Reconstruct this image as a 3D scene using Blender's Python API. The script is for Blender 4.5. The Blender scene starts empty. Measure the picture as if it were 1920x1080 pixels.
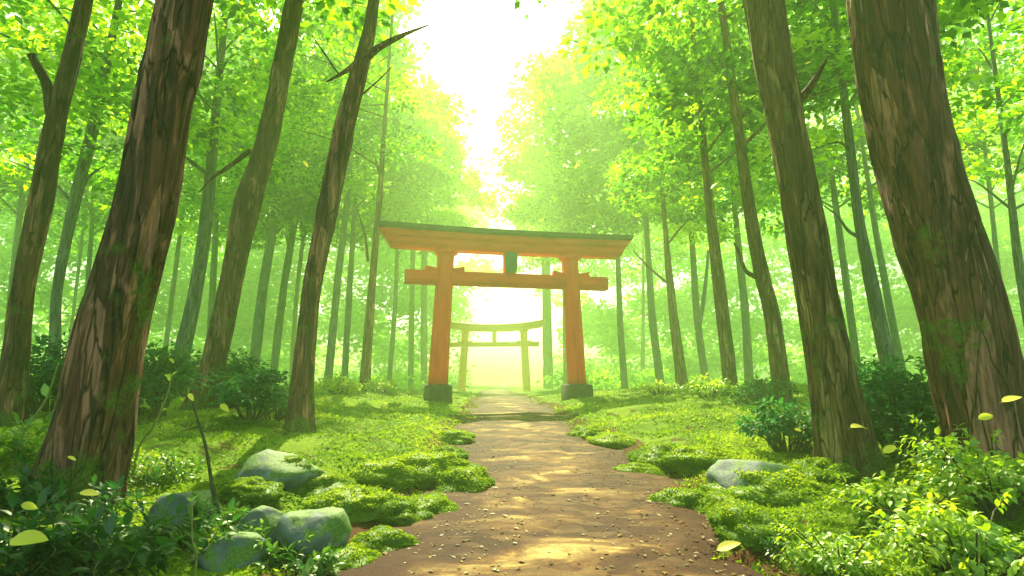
import bpy, math, random
import numpy as np
from mathutils import Vector
random.seed(7)
RNG = np.random.default_rng(11)
R = math.radians
S = bpy.context.scene
COL = S.collection

# ------------------------------------------------------------------ camera
EYE = 1.3
PITCH = R(9.4)
F = 1000.0                      # focal length in pixels of a 1920 px wide frame
cp, sp_ = math.cos(PITCH), math.sin(PITCH)
cam_d = bpy.data.cameras.new('camera'); cam = bpy.data.objects.new('camera', cam_d); COL.objects.link(cam)
cam.location = (0, 0, EYE); cam.rotation_euler = (math.pi/2 + PITCH, 0, 0)
cam_d.sensor_width = 36; cam_d.lens = 36*F/1920; cam_d.clip_end = 2000; cam_d.clip_start = 0.05
S.camera = cam

def ray(px, py):
    u, v = (px-960)/F, (540-py)/F
    return (u, cp - v*sp_, sp_ + v*cp)
def at(px, py, Y):
    """real point at world distance Y in the direction of a picture position"""
    d = ray(px, py); t = Y/d[1]
    return (d[0]*t, Y, EYE + d[2]*t)
def axis_depth(p): return p[1]*cp + (p[2]-EYE)*sp_

# ------------------------------------------------------------------ noise
def _h(ix, iy, iz, seed):
    n = (ix*374761393 + iy*668265263 + iz*2147483647 + seed*1274126177) & 0xffffffff
    n = ((n ^ (n >> 13)) * 1274126177) & 0xffffffff
    n = (n ^ (n >> 16)) & 0xffff
    return n/65535.0
def vnoise(x, y, z, seed=0):
    x, y, z = np.broadcast_arrays(np.asarray(x, float), np.asarray(y, float), np.asarray(z, float))
    ix, iy, iz = np.floor(x).astype(np.int64), np.floor(y).astype(np.int64), np.floor(z).astype(np.int64)
    fx, fy, fz = x-ix, y-iy, z-iz
    fx, fy, fz = fx*fx*(3-2*fx), fy*fy*(3-2*fy), fz*fz*(3-2*fz)
    r = 0
    for a in (0, 1):
        for b in (0, 1):
            for c in (0, 1):
                w = (fx if a else 1-fx)*(fy if b else 1-fy)*(fz if c else 1-fz)
                r = r + w*_h(ix+a, iy+b, iz+c, seed)
    return r*2-1
def fbm(x, y, z, o=4, seed=0):
    r, a = 0, 1.0
    for k in range(o):
        r = r + a*vnoise(x*2**k, y*2**k, z*2**k, seed+k); a *= .5
    return r

# ------------------------------------------------------------------ ground shape
_cy = np.array([-20, 0, 4, 5.2, 9, 13.7, 20, 62, 140.]); _cx = np.array([.2, .25, .42, .5, .34, .13, -.02, -1.95, -2.2])
def cx(y): return np.interp(y, _cy, _cx)
_gy = np.array([-20, 4, 14, 22, 62, 120, 300.]); _gz = np.array([0, 0, .16, .18, -.47, -1.1, -1.6])
def sstep(a, b, t):
    t = np.clip((t-a)/(b-a), 0, 1); return t*t*(3-2*t)
def hw(x, y):
    s = np.where(x > cx(y), 1.0, -1.0)
    return 1.42 + .26*fbm(y*.55, s*3.1, 0, 3, 5) + .14*vnoise(y*2.3, s*3, 1, 9) + .25*(y < 4)
def gz(x, y, path_only=False):
    x = np.asarray(x, float); y = np.asarray(y, float)
    d = np.abs(x-cx(y)); e = d-hw(x, y)
    base = np.interp(y, _gy, _gz)
    amp = sstep(-.05, .9, e)*sstep(60, 18, y)
    bank = .10*sstep(-.15, .35, e) + .36*sstep(.2, 4.5, e)*sstep(70, 20, y) + .25*sstep(5, 14, e)*sstep(80, 20, y)
    m = .13*np.abs(fbm(x*.62+4, y*.62, 0, 2, 21)) + .10*(1-np.abs(vnoise(x*1.15, y*1.15, 3, 33)))**2
    small = .018*fbm(x*3, y*3, 0, 3, 3)
    return base + bank + amp*m + small*.6 + .012*fbm(x*1.2, y*1.2, 7, 2, 4)
def ground_at(px, py):
    d = ray(px, py); t = np.arange(1.2, 140, .02)
    X, Y, Z = d[0]*t, d[1]*t, EYE+d[2]*t
    h = gz(X, Y); k = np.argmax(Z < h)
    if not (Z < h).any(): k = len(t)-1
    return (float(X[k]), float(Y[k]), float(h[k]))

# ------------------------------------------------------------------ mesh helpers
def mk_mesh(name, V, Fs, tint=None, smooth=False, mats=(), midx=None):
    """V (n,3); Fs = list of (m,k) index arrays"""
    me = bpy.data.meshes.new(name)
    V = np.asarray(V, np.float32)
    Fs = [np.asarray(f, np.int32) for f in Fs if len(f)]
    me.vertices.add(len(V)); me.vertices.foreach_set('co', V.ravel())
    loops = np.concatenate([f.ravel() for f in Fs]); me.loops.add(len(loops)); me.loops.foreach_set('vertex_index', loops)
    tot = np.concatenate([np.full(len(f), f.shape[1], np.int32) for f in Fs])
    st = np.concatenate([[0], np.cumsum(tot)[:-1]]).astype(np.int32)
    me.polygons.add(len(tot)); me.polygons.foreach_set('loop_start', st); me.polygons.foreach_set('loop_total', tot)
    if smooth: me.polygons.foreach_set('use_smooth', np.ones(len(tot), bool))
    if midx is not None: me.polygons.foreach_set('material_index', np.asarray(midx, np.int32))
    me.update(calc_edges=True); me.validate()
    if tint is not None:
        a = me.attributes.new('tint', 'FLOAT', 'POINT'); a.data.foreach_set('value', np.asarray(tint, np.float32))
    for m in mats: me.materials.append(m)
    return me
def link(name, me, parent=None, loc=None, rot=None, scale=None):
    o = bpy.data.objects.new(name, me); COL.objects.link(o)
    if parent: o.parent = parent
    if loc is not None: o.location = loc
    if rot is not None: o.rotation_euler = rot
    if scale is not None: o.scale = scale
    return o
def tag(o, label=None, cat=None, group=None, kind=None):
    if label: o['label'] = label
    if cat: o['category'] = cat
    if group: o['group'] = group
    if kind: o['kind'] = kind
    return o
def empty(name, loc, rz=0):
    o = bpy.data.objects.new(name, None); COL.objects.link(o); o.location = loc; o.rotation_euler = (0, 0, rz)
    o.empty_display_size = .2
    return o

class Acc:
    def __init__(s): s.V = []; s.F = {}; s.T = []; s.n = 0
    def add(s, V, F, t=0.5):
        V = np.asarray(V, float).reshape(-1, 3)
        for f in F:
            f = np.asarray(f, int)
            if len(f): s.F.setdefault(f.shape[1], []).append(f+s.n)
        s.V.append(V); s.T.append(np.broadcast_to(np.asarray(t, float), (len(V),))); s.n += len(V)
    def mesh(s, name, mats, smooth=False):
        return mk_mesh(name, np.concatenate(s.V), [np.concatenate(v) for v in s.F.values()], np.concatenate(s.T), smooth, mats)

def norm(a): return a/np.maximum(np.linalg.norm(a, axis=-1, keepdims=True), 1e-9)
def leaves(P, D, N, L, W, kind=0):
    """arrays of leaf blades: P root, D direction, N normal, L length, W width.  kind 0: 4-point folded blade, 1: curved blade"""
    P = np.asarray(P, float); D = norm(D); Sd = norm(np.cross(D, N)); N2 = np.cross(Sd, D)
    L = np.broadcast_to(L, (len(P),))[:, None]; W = np.broadcast_to(W, (len(P),))[:, None]
    n = len(P)
    if kind == 0:
        V = np.stack([P, P+D*L*.5+Sd*W*.5+N2*W*.16, P+D*L-N2*L*.08, P+D*L*.45-Sd*W*.5+N2*W*.16], 1)
        i = np.arange(n)[:, None]*4
        return V.reshape(-1, 3), [i+np.array([[0, 1, 2]]), i+np.array([[0, 2, 3]])], 4
    c = lambda t: P + D*L*t - N2*L*(.28*t*t)
    up = N2*W*.14
    V = np.stack([P, c(.28)+Sd*W*.42+up, c(.28), c(.28)-Sd*W*.42+up, c(.62)+Sd*W*.44+up, c(.62), c(.62)-Sd*W*.44+up, c(1.0)], 1)
    i = np.arange(n)[:, None]*8
    tri = [i+np.array([[0, 1, 2]]), i+np.array([[0, 2, 3]]), i+np.array([[4, 7, 5]]), i+np.array([[5, 7, 6]])]
    qd = [i+np.array([[1, 4, 5, 2]]), i+np.array([[2, 5, 6, 3]])]
    return V.reshape(-1, 3), tri+qd, 8

def tube(path, rad, seg=10, ridge=0, seed=0, cap=True, flare=0):
    """ring-swept tube with bark relief; path (n,3), rad (n,)"""
    path = np.asarray(path, float); rad = np.asarray(rad, float); n = len(path)
    T = norm(np.gradient(path, axis=0))
    ref = np.array([0, 1, 0.01]) if abs(T[0][1]) < .9 else np.array([1, 0, 0.])
    A = norm(np.cross(T, ref)); B = np.cross(A, T)
    th = np.linspace(0, 2*np.pi, seg, endpoint=False)
    c, s = np.cos(th), np.sin(th)
    dist = np.concatenate([[0], np.cumsum(np.linalg.norm(np.diff(path, axis=0), axis=1))])
    r = np.repeat(rad[:, None], seg, 1)
    if ridge:
        C, Dd = np.meshgrid(c, dist); Sn, _ = np.meshgrid(s, dist)
        k = 3.2
        tw = .25*Dd
        C2, S2 = C*np.cos(tw*.3)-Sn*np.sin(tw*.3), C*np.sin(tw*.3)+Sn*np.cos(tw*.3)
        rel = (np.abs(vnoise(C2*k, S2*k, Dd*.9, seed))*-.9 + .55*fbm(C2*6, S2*6, Dd*1.6, 2, seed+4) + .5*fbm(C*1.1, Sn*1.1, Dd*.45, 2, seed+8) - (.35*np.abs(vnoise(C2*9, S2*9, Dd*2.2, seed+6)) if seg > 60 else 0))
        r = r*(1+ridge*rel)
        if flare:
            r = r*(1+flare*np.exp(-Dd/.42)*(1+.8*vnoise(C2*1.7, S2*1.7, 0, seed+2)))
    V = path[:, None, :] + r[..., None]*(A[:, None, :]*c[None, :, None] + B[:, None, :]*s[None, :, None])
    V = V.reshape(-1, 3)
    i, j = np.meshgrid(np.arange(n-1), np.arange(seg), indexing='ij'); j2 = (j+1) % seg
    Q = np.stack([i*seg+j, (i+1)*seg+j, (i+1)*seg+j2, i*seg+j2], -1).reshape(-1, 4)
    Fs = [Q]
    if cap:
        V = np.concatenate([V, [path[-1]+T[-1]*rad[-1]*.5]]); k = n*seg
        jj = np.arange(seg); Fs.append(np.stack([(n-1)*seg+jj, np.full(seg, k), (n-1)*seg+(jj+1) % seg], -1))
    return V, Fs
def smooth_path(pts, n):
    pts = np.asarray(pts, float); m = len(pts)
    if m == 2: t = np.linspace(0, 1, n)[:, None]; return pts[0]*(1-t)+pts[1]*t
    P = np.vstack([2*pts[0]-pts[1], pts, 2*pts[-1]-pts[-2]])
    out = []
    for t in np.linspace(0, m-1-1e-6, n):
        k = int(t); u = t-k; a, b, c, d = P[k:k+4]
        out.append(.5*((2*b)+(-a+c)*u+(2*a-5*b+4*c-d)*u*u+(-a+3*b-3*c+d)*u**3))
    return np.array(out)

# ------------------------------------------------------------------ materials
def new_mat(name):
    m = bpy.data.materials.new(name); m.use_nodes = True; nt = m.node_tree; nt.nodes.clear()
    out = nt.nodes.new('ShaderNodeOutputMaterial')
    return m, nt, out
def node(nt, t, **kw):
    n = nt.nodes.new(t)
    for k, v in kw.items():
        if k in n.inputs: n.inputs[k].default_value = v
        else: setattr(n, k, v)
    return n
def ramp(nt, fac, stops, interp='LINEAR'):
    r = nt.nodes.new('ShaderNodeValToRGB'); r.color_ramp.interpolation = interp
    el = r.color_ramp.elements
    while len(el) < len(stops): el.new(.5)
    for e, (p, c) in zip(el, stops): e.position = p; e.color = (*c, 1)
    nt.links.new(fac, r.inputs[0]); return r.outputs[0]
def mixc(nt, fac, a, b, mode='MIX'):
    m = nt.nodes.new('ShaderNodeMix'); m.data_type = 'RGBA'; m.blend_type = mode
    for s, v in ((0, fac), (6, a), (7, b)):
        if hasattr(v, 'links'): nt.links.new(v, m.inputs[s])
        else: m.inputs[s].default_value = v if s == 0 else (*v, 1)
    return m.outputs[2]
def noise_tex(nt, vec, scale, detail=4, rough=.55, dist=0):
    n = node(nt, 'ShaderNodeTexNoise', Scale=scale, Detail=detail, Roughness=rough, Distortion=dist)
    if vec is not None: nt.links.new(vec, n.inputs['Vector'])
    return n.outputs['Fac']
def mapping(nt, vec, sc):
    m = nt.nodes.new('ShaderNodeMapping'); m.inputs['Scale'].default_value = sc
    nt.links.new(vec, m.inputs['Vector']); return m.outputs[0]

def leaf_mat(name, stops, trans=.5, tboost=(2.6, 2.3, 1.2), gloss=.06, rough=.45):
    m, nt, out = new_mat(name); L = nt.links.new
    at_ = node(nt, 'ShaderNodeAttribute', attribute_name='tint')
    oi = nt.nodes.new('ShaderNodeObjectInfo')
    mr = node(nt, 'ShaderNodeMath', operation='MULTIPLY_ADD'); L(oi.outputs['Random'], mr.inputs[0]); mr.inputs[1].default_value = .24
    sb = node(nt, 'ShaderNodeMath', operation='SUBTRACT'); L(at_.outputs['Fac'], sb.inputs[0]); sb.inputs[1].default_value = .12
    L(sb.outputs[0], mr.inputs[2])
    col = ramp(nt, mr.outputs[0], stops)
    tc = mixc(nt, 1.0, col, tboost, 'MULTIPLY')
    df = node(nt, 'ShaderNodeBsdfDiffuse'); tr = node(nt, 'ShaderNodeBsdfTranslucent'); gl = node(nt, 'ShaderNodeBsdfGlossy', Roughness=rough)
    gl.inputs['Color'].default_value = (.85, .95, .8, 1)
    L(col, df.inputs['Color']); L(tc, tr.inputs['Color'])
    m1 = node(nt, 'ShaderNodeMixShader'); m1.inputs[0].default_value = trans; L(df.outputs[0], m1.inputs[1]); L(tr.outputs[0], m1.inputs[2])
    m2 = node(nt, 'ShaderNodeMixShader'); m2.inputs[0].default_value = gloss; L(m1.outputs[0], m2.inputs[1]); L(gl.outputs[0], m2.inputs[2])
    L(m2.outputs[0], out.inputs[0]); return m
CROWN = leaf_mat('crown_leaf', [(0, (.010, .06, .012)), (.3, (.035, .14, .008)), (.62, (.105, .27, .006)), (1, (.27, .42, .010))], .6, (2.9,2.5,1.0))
FARL = leaf_mat('far_leaf', [(0, (.03, .12, .02)), (.4, (.08, .24, .02)), (1, (.25, .42, .02))], .72, (2.6, 2.3, 1.3), .0)
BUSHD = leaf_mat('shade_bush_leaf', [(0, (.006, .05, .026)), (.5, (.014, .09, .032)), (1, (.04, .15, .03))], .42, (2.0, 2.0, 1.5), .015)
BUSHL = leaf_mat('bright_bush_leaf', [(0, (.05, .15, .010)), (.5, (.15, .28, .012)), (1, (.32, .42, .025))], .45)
HERB = leaf_mat('herb_leaf', [(0, (.008, .05, .014)), (.5, (.03, .11, .015)), (1, (.12, .24, .02))], .4, (2.2, 2.1, 1.4), .05, .4)
MOSSL = leaf_mat('moss_frond', [(0, (.035, .10, .006)), (.5, (.13, .24, .008)), (1, (.32, .42, .02))], .4, (2.1, 1.9, 1.1), .02)
FALL = leaf_mat('yellow_leaf', [(0, (.50, .52, .02)), (.6, (.72, .66, .04)), (1, (.85, .70, .14))], .45, (1.5, 1.5, 1.2), .05)
LITTER = leaf_mat('dry_leaf', [(0, (.05, .02, .008)), (.5, (.13, .065, .02)), (1, (.26, .17, .05))], .15, (1.2, 1.1, 1), .03)

def bark_mat(name, dark, mid, light, moss=.5, rough=.85):
    m, nt, out = new_mat(name); L = nt.links.new
    tc = nt.nodes.new('ShaderNodeTexCoord'); V = tc.outputs['Object']
    v1 = mapping(nt, V, (1, 1, .16))
    n1 = noise_tex(nt, v1, 9, 6, .6, .6)
    vo = node(nt, 'ShaderNodeTexVoronoi', Scale=8.0, feature='F1'); L(mixc(nt, .12, v1, (0, 0, 0)), vo.inputs['Vector'])
    L(mapping(nt, V, (1, 1, .13)), vo.inputs['Vector'])
    plate = node(nt, 'ShaderNodeSeparateColor'); L(vo.outputs['Color'], plate.inputs[0])
    n2 = noise_tex(nt, mapping(nt, V, (1, 1, .08)), 30, 5, .65)
    c = ramp(nt, n1, [(.38, dark), (.47, mid), (.56, mid), (.64, light)])
    c2 = ramp(nt, plate.outputs[0], [(0, dark), (.3, mid), (.7, mid), (.85, light)], 'CONSTANT')
    c = mixc(nt, .5, c, c2)
    c = mixc(nt, ramp(nt, n2, [(.4, (0, 0, 0)), (.62, (.75, .75, .75))]), c, dark)
    cr = node(nt, 'ShaderNodeTexVoronoi', Scale=5.5, feature='DISTANCE_TO_EDGE')
    wv = nt.nodes.new('ShaderNodeVectorMath'); wv.operation = 'MULTIPLY_ADD'
    nz = node(nt, 'ShaderNodeTexNoise', Scale=6.0, Detail=3.0); L(v1, nz.inputs['Vector']); L(nz.outputs['Color'], wv.inputs[0]); wv.inputs[1].default_value = (.22, .22, .22); L(mapping(nt, V, (1.5, 1.5, .11)), wv.inputs[2])
    L(wv.outputs[0], cr.inputs['Vector'])
    crk = ramp(nt, cr.outputs['Distance'], [(.0, (0, 0, 0)), (.045, (1, 1, 1))])
    c = mixc(nt, crk, tuple(q*.45 for q in dark), c)
    nm = noise_tex(nt, V, 1.5, 6, .65)
    sx = nt.nodes.new('ShaderNodeSeparateXYZ'); L(V, sx.inputs[0])
    hz = node(nt, 'ShaderNodeMapRange'); L(sx.outputs[2], hz.inputs[0]); hz.inputs[1].default_value = 0; hz.inputs[2].default_value = 4.5; hz.inputs[3].default_value = .11*moss*1.5; hz.inputs[4].default_value = -.10
    ad = node(nt, 'ShaderNodeMath', operation='ADD'); L(nm, ad.inputs[0]); L(hz.outputs[0], ad.inputs[1])
    mm = ramp(nt, ad.outputs[0], [(.56, (0, 0, 0)), (.63, (1, 1, 1))])
    mossc = ramp(nt, noise_tex(nt, V, 40, 3), [(.3, (.03, .06, .008)), (.7, (.12, .16, .025))])
    mf = mixc(nt, mm, c, mossc)
    b = node(nt, 'ShaderNodeBsdfPrincipled', Roughness=rough); L(mf, b.inputs['Base Color']); b.inputs['Specular IOR Level'].default_value = .25
    hsum = mixc(nt, .5, ramp(nt, n1, [(0, (0, 0, 0)), (1, (1, 1, 1))]), vo.outputs['Distance'])
    hs = mixc(nt, .35, hsum, n2)
    hs = mixc(nt, .5, hs, crk)
    bp = node(nt, 'ShaderNodeBump', Strength=.9, Distance=.05); L(hs, bp.inputs['Height']); L(bp.outputs[0], b.inputs['Normal'])
    L(b.outputs[0], out.inputs[0]); return m
BARK = bark_mat('brown_bark', (.024, .009, .006), (.14, .055, .030), (.42, .20, .12), .4)
BARKR = bark_mat('reddish_bark', (.024, .009, .007), (.16, .056, .037), (.60, .27, .19), .4)
BARKT = bark_mat('tan_bark', (.03, .016, .006), (.17, .095, .036), (.48, .32, .14), .4)
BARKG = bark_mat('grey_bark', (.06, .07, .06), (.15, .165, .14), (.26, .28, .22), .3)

def simple_mat(name, stops, scale=3, rough=.6, bump=.15, bscale=20, stretch=(1, 1, 1), spec=.3):
    m, nt, out = new_mat(name); L = nt.links.new
    V = mapping(nt, nt.nodes.new('ShaderNodeTexCoord').outputs['Object'], stretch)
    c = ramp(nt, noise_tex(nt, V, scale, 6, .6), stops)
    b = node(nt, 'ShaderNodeBsdfPrincipled', Roughness=rough); b.inputs['Specular IOR Level'].default_value = spec; L(c, b.inputs['Base Color'])
    bp = node(nt, 'ShaderNodeBump', Strength=bump, Distance=.02); L(noise_tex(nt, V, bscale, 5, .6), bp.inputs['Height']); L(bp.outputs[0], b.inputs['Normal'])
    L(b.outputs[0], out.inputs[0]); return m
VERMH = simple_mat('vermilion_beam_paint', [(.3, (.55, .014, .003)), (.48, (.86, .032, .006)), (.62, (.90, .045, .008)), (.75, (.86, .06, .014))], 3.4, .5, .5, 16, (.22, 1.6, 1.6))
VERM = simple_mat('vermilion_paint', [(.3, (.66, .018, .004)), (.5, (.88, .034, .006)), (.72, (.90, .06, .012))], 4.2, .5, .5, 16, (1.6, 1.6, .2))
VERM_HAZE = simple_mat('hazed_vermilion_paint', [(.3, (.88, .34, .05)), (.5, (.93, .44, .07)), (.72, (.95, .52, .11))], 2.2, .6, .25, 14, (1, 1, 1))  # golden haze glow painted into the far gate's colour
TEAL = simple_mat('dark_teal_roof', [(.35, (.014, .022, .038)), (.6, (.024, .040, .062)), (.8, (.055, .075, .10))], 3, .5, .25, 25)
PLATE = simple_mat('teal_tablet', [(.35, (.03, .10, .09)), (.7, (.05, .17, .14))], 3, .5, .1, 25)
STONE = simple_mat('mossy_base_stone', [(.35, (.018, .020, .010)), (.55, (.035, .038, .020)), (.75, (.08, .085, .045))], 3.5, .85, .5, 22)
STEM = simple_mat('green_stem', [(.35, (.10, .12, .03)), (.7, (.28, .32, .10))], 8, .6)
STEMD = simple_mat('dark_stem', [(.35, (.03, .03, .015)), (.7, (.10, .09, .04))], 8, .7)

def rock_mat():
    m, nt, out = new_mat('mossy_rock'); L = nt.links.new
    tc = nt.nodes.new('ShaderNodeTexCoord'); V = tc.outputs['Object']
    c = ramp(nt, noise_tex(nt, V, 4, 7, .6, .3), [(.3, (.035, .055, .052)), (.5, (.09, .135, .125)), (.72, (.22, .29, .26))])
    c = mixc(nt, ramp(nt, noise_tex(nt, V, 26, 4), [(.55, (0, 0, 0)), (.66, (.5, .5, .5))]), c, (.06, .09, .075))
    g = nt.nodes.new('ShaderNodeNewGeometry'); sx = nt.nodes.new('ShaderNodeSeparateXYZ'); L(g.outputs['Normal'], sx.inputs[0])
    ad = node(nt, 'ShaderNodeMath', operation='MULTIPLY_ADD'); L(sx.outputs[2], ad.inputs[0]); ad.inputs[1].default_value = .17; L(noise_tex(nt, V, 3.2, 6, .65), ad.inputs[2])
    mk = ramp(nt, ad.outputs[0], [(.57, (0, 0, 0)), (.62, (1, 1, 1))])
    mc = ramp(nt, noise_tex(nt, V, 60, 3), [(.3, (.03, .09, .01)), (.7, (.11, .22, .02))])
    b = node(nt, 'ShaderNodeBsdfPrincipled', Roughness=.7); L(mixc(nt, mk, c, mc), b.inputs['Base Color'])
    bp = node(nt, 'ShaderNodeBump', Strength=.5, Distance=.02); L(noise_tex(nt, V, 22, 7, .65), bp.inputs['Height']); L(bp.outputs[0], b.inputs['Normal'])
    L(b.outputs[0], out.inputs[0]); return m
ROCK = rock_mat()

def ground_mat():
    m, nt, out = new_mat('moss_ground'); L = nt.links.new
    g = nt.nodes.new('ShaderNodeNewGeometry'); V = g.outputs['Position']
    n1 = noise_tex(nt, V, .9, 6, .6); n2 = noise_tex(nt, V, 55, 4, .7)
    c = ramp(nt, n1, [(.3, (.05, .12, .007)), (.5, (.15, .25, .010)), (.7, (.28, .37, .018))])
    c = mixc(nt, ramp(nt, n2, [(.42, (0, 0, 0)), (.6, (.6, .6, .6))]), c, (.03, .075, .01))
    soil = ramp(nt, noise_tex(nt, V, 3, 6, .65), [(.57, (0, 0, 0)), (.64, (1, 1, 1))])
    c = mixc(nt, soil, c, (.07, .04, .018))
    ea = node(nt, 'ShaderNodeAttribute', attribute_name='tint')
    es = node(nt, 'ShaderNodeMath', operation='MULTIPLY_ADD'); L(noise_tex(nt, V, 6, 5, .65), es.inputs[0]); es.inputs[1].default_value = .9; L(ea.outputs['Fac'], es.inputs[2])
    c = mixc(nt, ramp(nt, es.outputs[0], [(.95, (0, 0, 0)), (1.0, (1, 1, 1))]), c, (.085, .036, .016))
    b = node(nt, 'ShaderNodeBsdfPrincipled', Roughness=.9); b.inputs['Specular IOR Level'].default_value = .1; L(c, b.inputs['Base Color'])
    bp = node(nt, 'ShaderNodeBump', Strength=.8, Distance=.03); L(n2, bp.inputs['Height']); L(bp.outputs[0], b.inputs['Normal'])
    L(b.outputs[0], out.inputs[0]); return m
def path_mat():
    m, nt, out = new_mat('path_soil'); L = nt.links.new
    g = nt.nodes.new('ShaderNodeNewGeometry'); V = g.outputs['Position']
    Vs = mapping(nt, V, (.75, 1.5, 1))
    n1 = noise_tex(nt, Vs, 1.3, 7, .62, .5); n2 = noise_tex(nt, V, 38, 5, .7)
    c = ramp(nt, n1, [(.40, (.026, .008, .0025)), (.49, (.06, .021, .006)), (.56, (.15, .075, .020)), (.63, (.42, .30, .10))])  # palest stop paints sunlit patches into the soil colour
    vo = node(nt, 'ShaderNodeTexVoronoi', Scale=7.0); L(Vs, vo.inputs['Vector']); vo.inputs['Randomness'].default_value = 1
    sc = node(nt, 'ShaderNodeSeparateColor'); L(vo.outputs['Color'], sc.inputs[0])
    c = mixc(nt, ramp(nt, sc.outputs[0], [(.62, (0, 0, 0)), (.72, (.5, .5, .5))]), c, (.15, .09, .035))
    c = mixc(nt, ramp(nt, sc.outputs[1], [(.62, (0, 0, 0)), (.72, (.45, .45, .45))]), c, (.05, .02, .009))
    c = mixc(nt, ramp(nt, n2, [(.5, (0, 0, 0)), (.68, (.5, .5, .5))]), c, (.04, .018, .009))
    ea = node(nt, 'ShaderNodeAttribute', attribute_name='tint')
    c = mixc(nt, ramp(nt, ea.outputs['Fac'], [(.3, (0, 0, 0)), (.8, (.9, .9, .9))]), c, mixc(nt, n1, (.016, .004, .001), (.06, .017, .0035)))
    b = node(nt, 'ShaderNodeBsdfPrincipled', Roughness=.75); b.inputs['Specular IOR Level'].default_value = .12; L(c, b.inputs['Base Color'])
    bp = node(nt, 'ShaderNodeBump', Strength=.6, Distance=.03); L(mixc(nt, .4, n1, n2), bp.inputs['Height']); L(bp.outputs[0], b.inputs['Normal'])
    L(b.outputs[0], out.inputs[0]); return m
GROUND, PATH = ground_mat(), path_mat()

# ------------------------------------------------------------------ ground, path
def grid_mesh(name, X, Y, Z, mat):
    n, m = X.shape
    V = np.stack([X, Y, Z], -1).reshape(-1, 3)
    i, j = np.meshgrid(np.arange(n-1), np.arange(m-1), indexing='ij')
    Q = np.stack([i*m+j, i*m+j+1, (i+1)*m+j+1, (i+1)*m+j], -1).reshape(-1, 4)
    return mk_mesh(name, V, [Q], None, True, [mat])
u = np.linspace(-1, 1, 420); xs = np.sinh(u*4.2)/np.sinh(4.2)*260
v = np.linspace(0, 1, 520); ys = -25 + 345*(np.interp(v, [0, .12, .5, .75, 1], [0, .076, .112, .19, 1]))
X, Y = np.meshgrid(xs, ys)
gm = grid_mesh('ground', X, Y, gz(X, Y), GROUND)
ga = gm.attributes.new('tint', 'FLOAT', 'POINT'); ga.data.foreach_set('value', sstep(.75, .0, np.abs(X-cx(Y))-hw(X, Y)).astype(np.float32).ravel())
tag(link('ground', gm), kind='structure')
yy = np.concatenate([np.arange(-6, 14, .06), np.arange(14, 34, .15), np.arange(34, 150, .7)]); tt = np.linspace(-1, 1, 61)
Yp, Tp = np.meshgrid(yy, tt, indexing='ij')
wL = np.where(Tp < 0, hw(cx(Yp)-5, Yp), hw(cx(Yp)+5, Yp)) + .10 + .06*fbm(Yp*5, Tp*2, 0, 2, 71)
Xp = cx(Yp)+Tp*wL
Zp = gz(Xp, Yp) + .012 + .05*(1-np.abs(Tp)**4) - .06*sstep(.9, 1, np.abs(Tp)) + .022*fbm(Xp*1.4, Yp*1.4, 2, 3, 8)
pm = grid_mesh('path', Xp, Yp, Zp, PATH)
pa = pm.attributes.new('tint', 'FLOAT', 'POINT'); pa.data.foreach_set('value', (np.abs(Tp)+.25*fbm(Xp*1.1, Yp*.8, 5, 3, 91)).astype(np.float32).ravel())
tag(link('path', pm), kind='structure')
def path_z(x, y):
    t = (x-cx(y))/1.5
    return gz(x, y)+.012+.05*(1-np.clip(np.abs(t), 0, 1)**4)+.022*fbm(x*1.4, y*1.4, 2, 3, 8)

# litter on the path (uncountable)
n = 3600
yl = 2.2+np.abs(RNG.gamma(1.6, 4.2, n)); yl = np.clip(yl, 2.2, 40)
xl = cx(yl)+1.6*np.sign(RNG.uniform(-1, 1, n))*RNG.random(n)**.6
P = np.stack([xl, yl, path_z(xl, yl)+.006], -1)
a = RNG.uniform(0, 6.283, n); D = np.stack([np.cos(a), np.sin(a), RNG.uniform(-.05, .12, n)], -1)
N = np.stack([RNG.normal(0, .12, n), RNG.normal(0, .12, n), np.ones(n)], -1)
Ls = RNG.uniform(.015, .05, n)*np.where(RNG.random(n) < .08, 1.8, 1)
A = Acc(); V_, F_, k = leaves(P, D, N, Ls, Ls*.6); A.add(V_, F_, np.repeat(RNG.uniform(0, 1, n), k))
tag(link('leaf_litter', A.mesh('leaf_litter', [LITTER])), 'dry brown and tan leaf litter scattered over the soil path', 'leaf litter', kind='stuff')

# ground cover: small moss fronds and creeping leaves over the banks
def scatter_cover():
    A = Acc()
    n = 330000
    y = 1.8+RNG.gamma(1.5, 5.0, n); y = np.where(y > 60, RNG.uniform(2, 30, n), y)
    x = RNG.uniform(-1, 1, n)*(2.5+y*1.05)
    e = np.abs(x-cx(y))-hw(x, y)
    keep = (e > -.14+.22*fbm(x*3, y*3, 0, 2, 77)-RNG.exponential(.05, n)); x, y, e = x[keep], y[keep], e[keep]
    cl = fbm(x*1.1, y*1.1, 4, 3, 55); keep = cl > -.55+RNG.uniform(-.3, .3, len(x)); x, y, cl = x[keep], y[keep], cl[keep]
    n = len(x)
    P = np.stack([x, y, gz(x, y)-.004], -1)
    a = RNG.uniform(0, 6.283, n); el = RNG.uniform(.15, 1.2, n)
    D = np.stack([np.cos(a)*np.cos(el), np.sin(a)*np.cos(el), np.sin(el)], -1)
    N = np.stack([RNG.normal(0, .4, n), RNG.normal(0, .4, n), np.ones(n)], -1)
    L = (.016+.0022*y)*RNG.uniform(.6, 1.6, n); big = RNG.random(n) < .03; L = np.where(big, L*1.9, L)
    V, Fc, k = leaves(P, D, N, L, L*.6)
    A.add(V, Fc, np.repeat(np.clip(.5+.4*cl+RNG.normal(0, .12, n), 0, 1), k))
    return A.mesh('ground_cover', [MOSSL])
tag(link('ground_cover', scatter_cover()), 'low moss and creeping leaves covering the banks beside the path', 'ground cover', kind='stuff')

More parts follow.
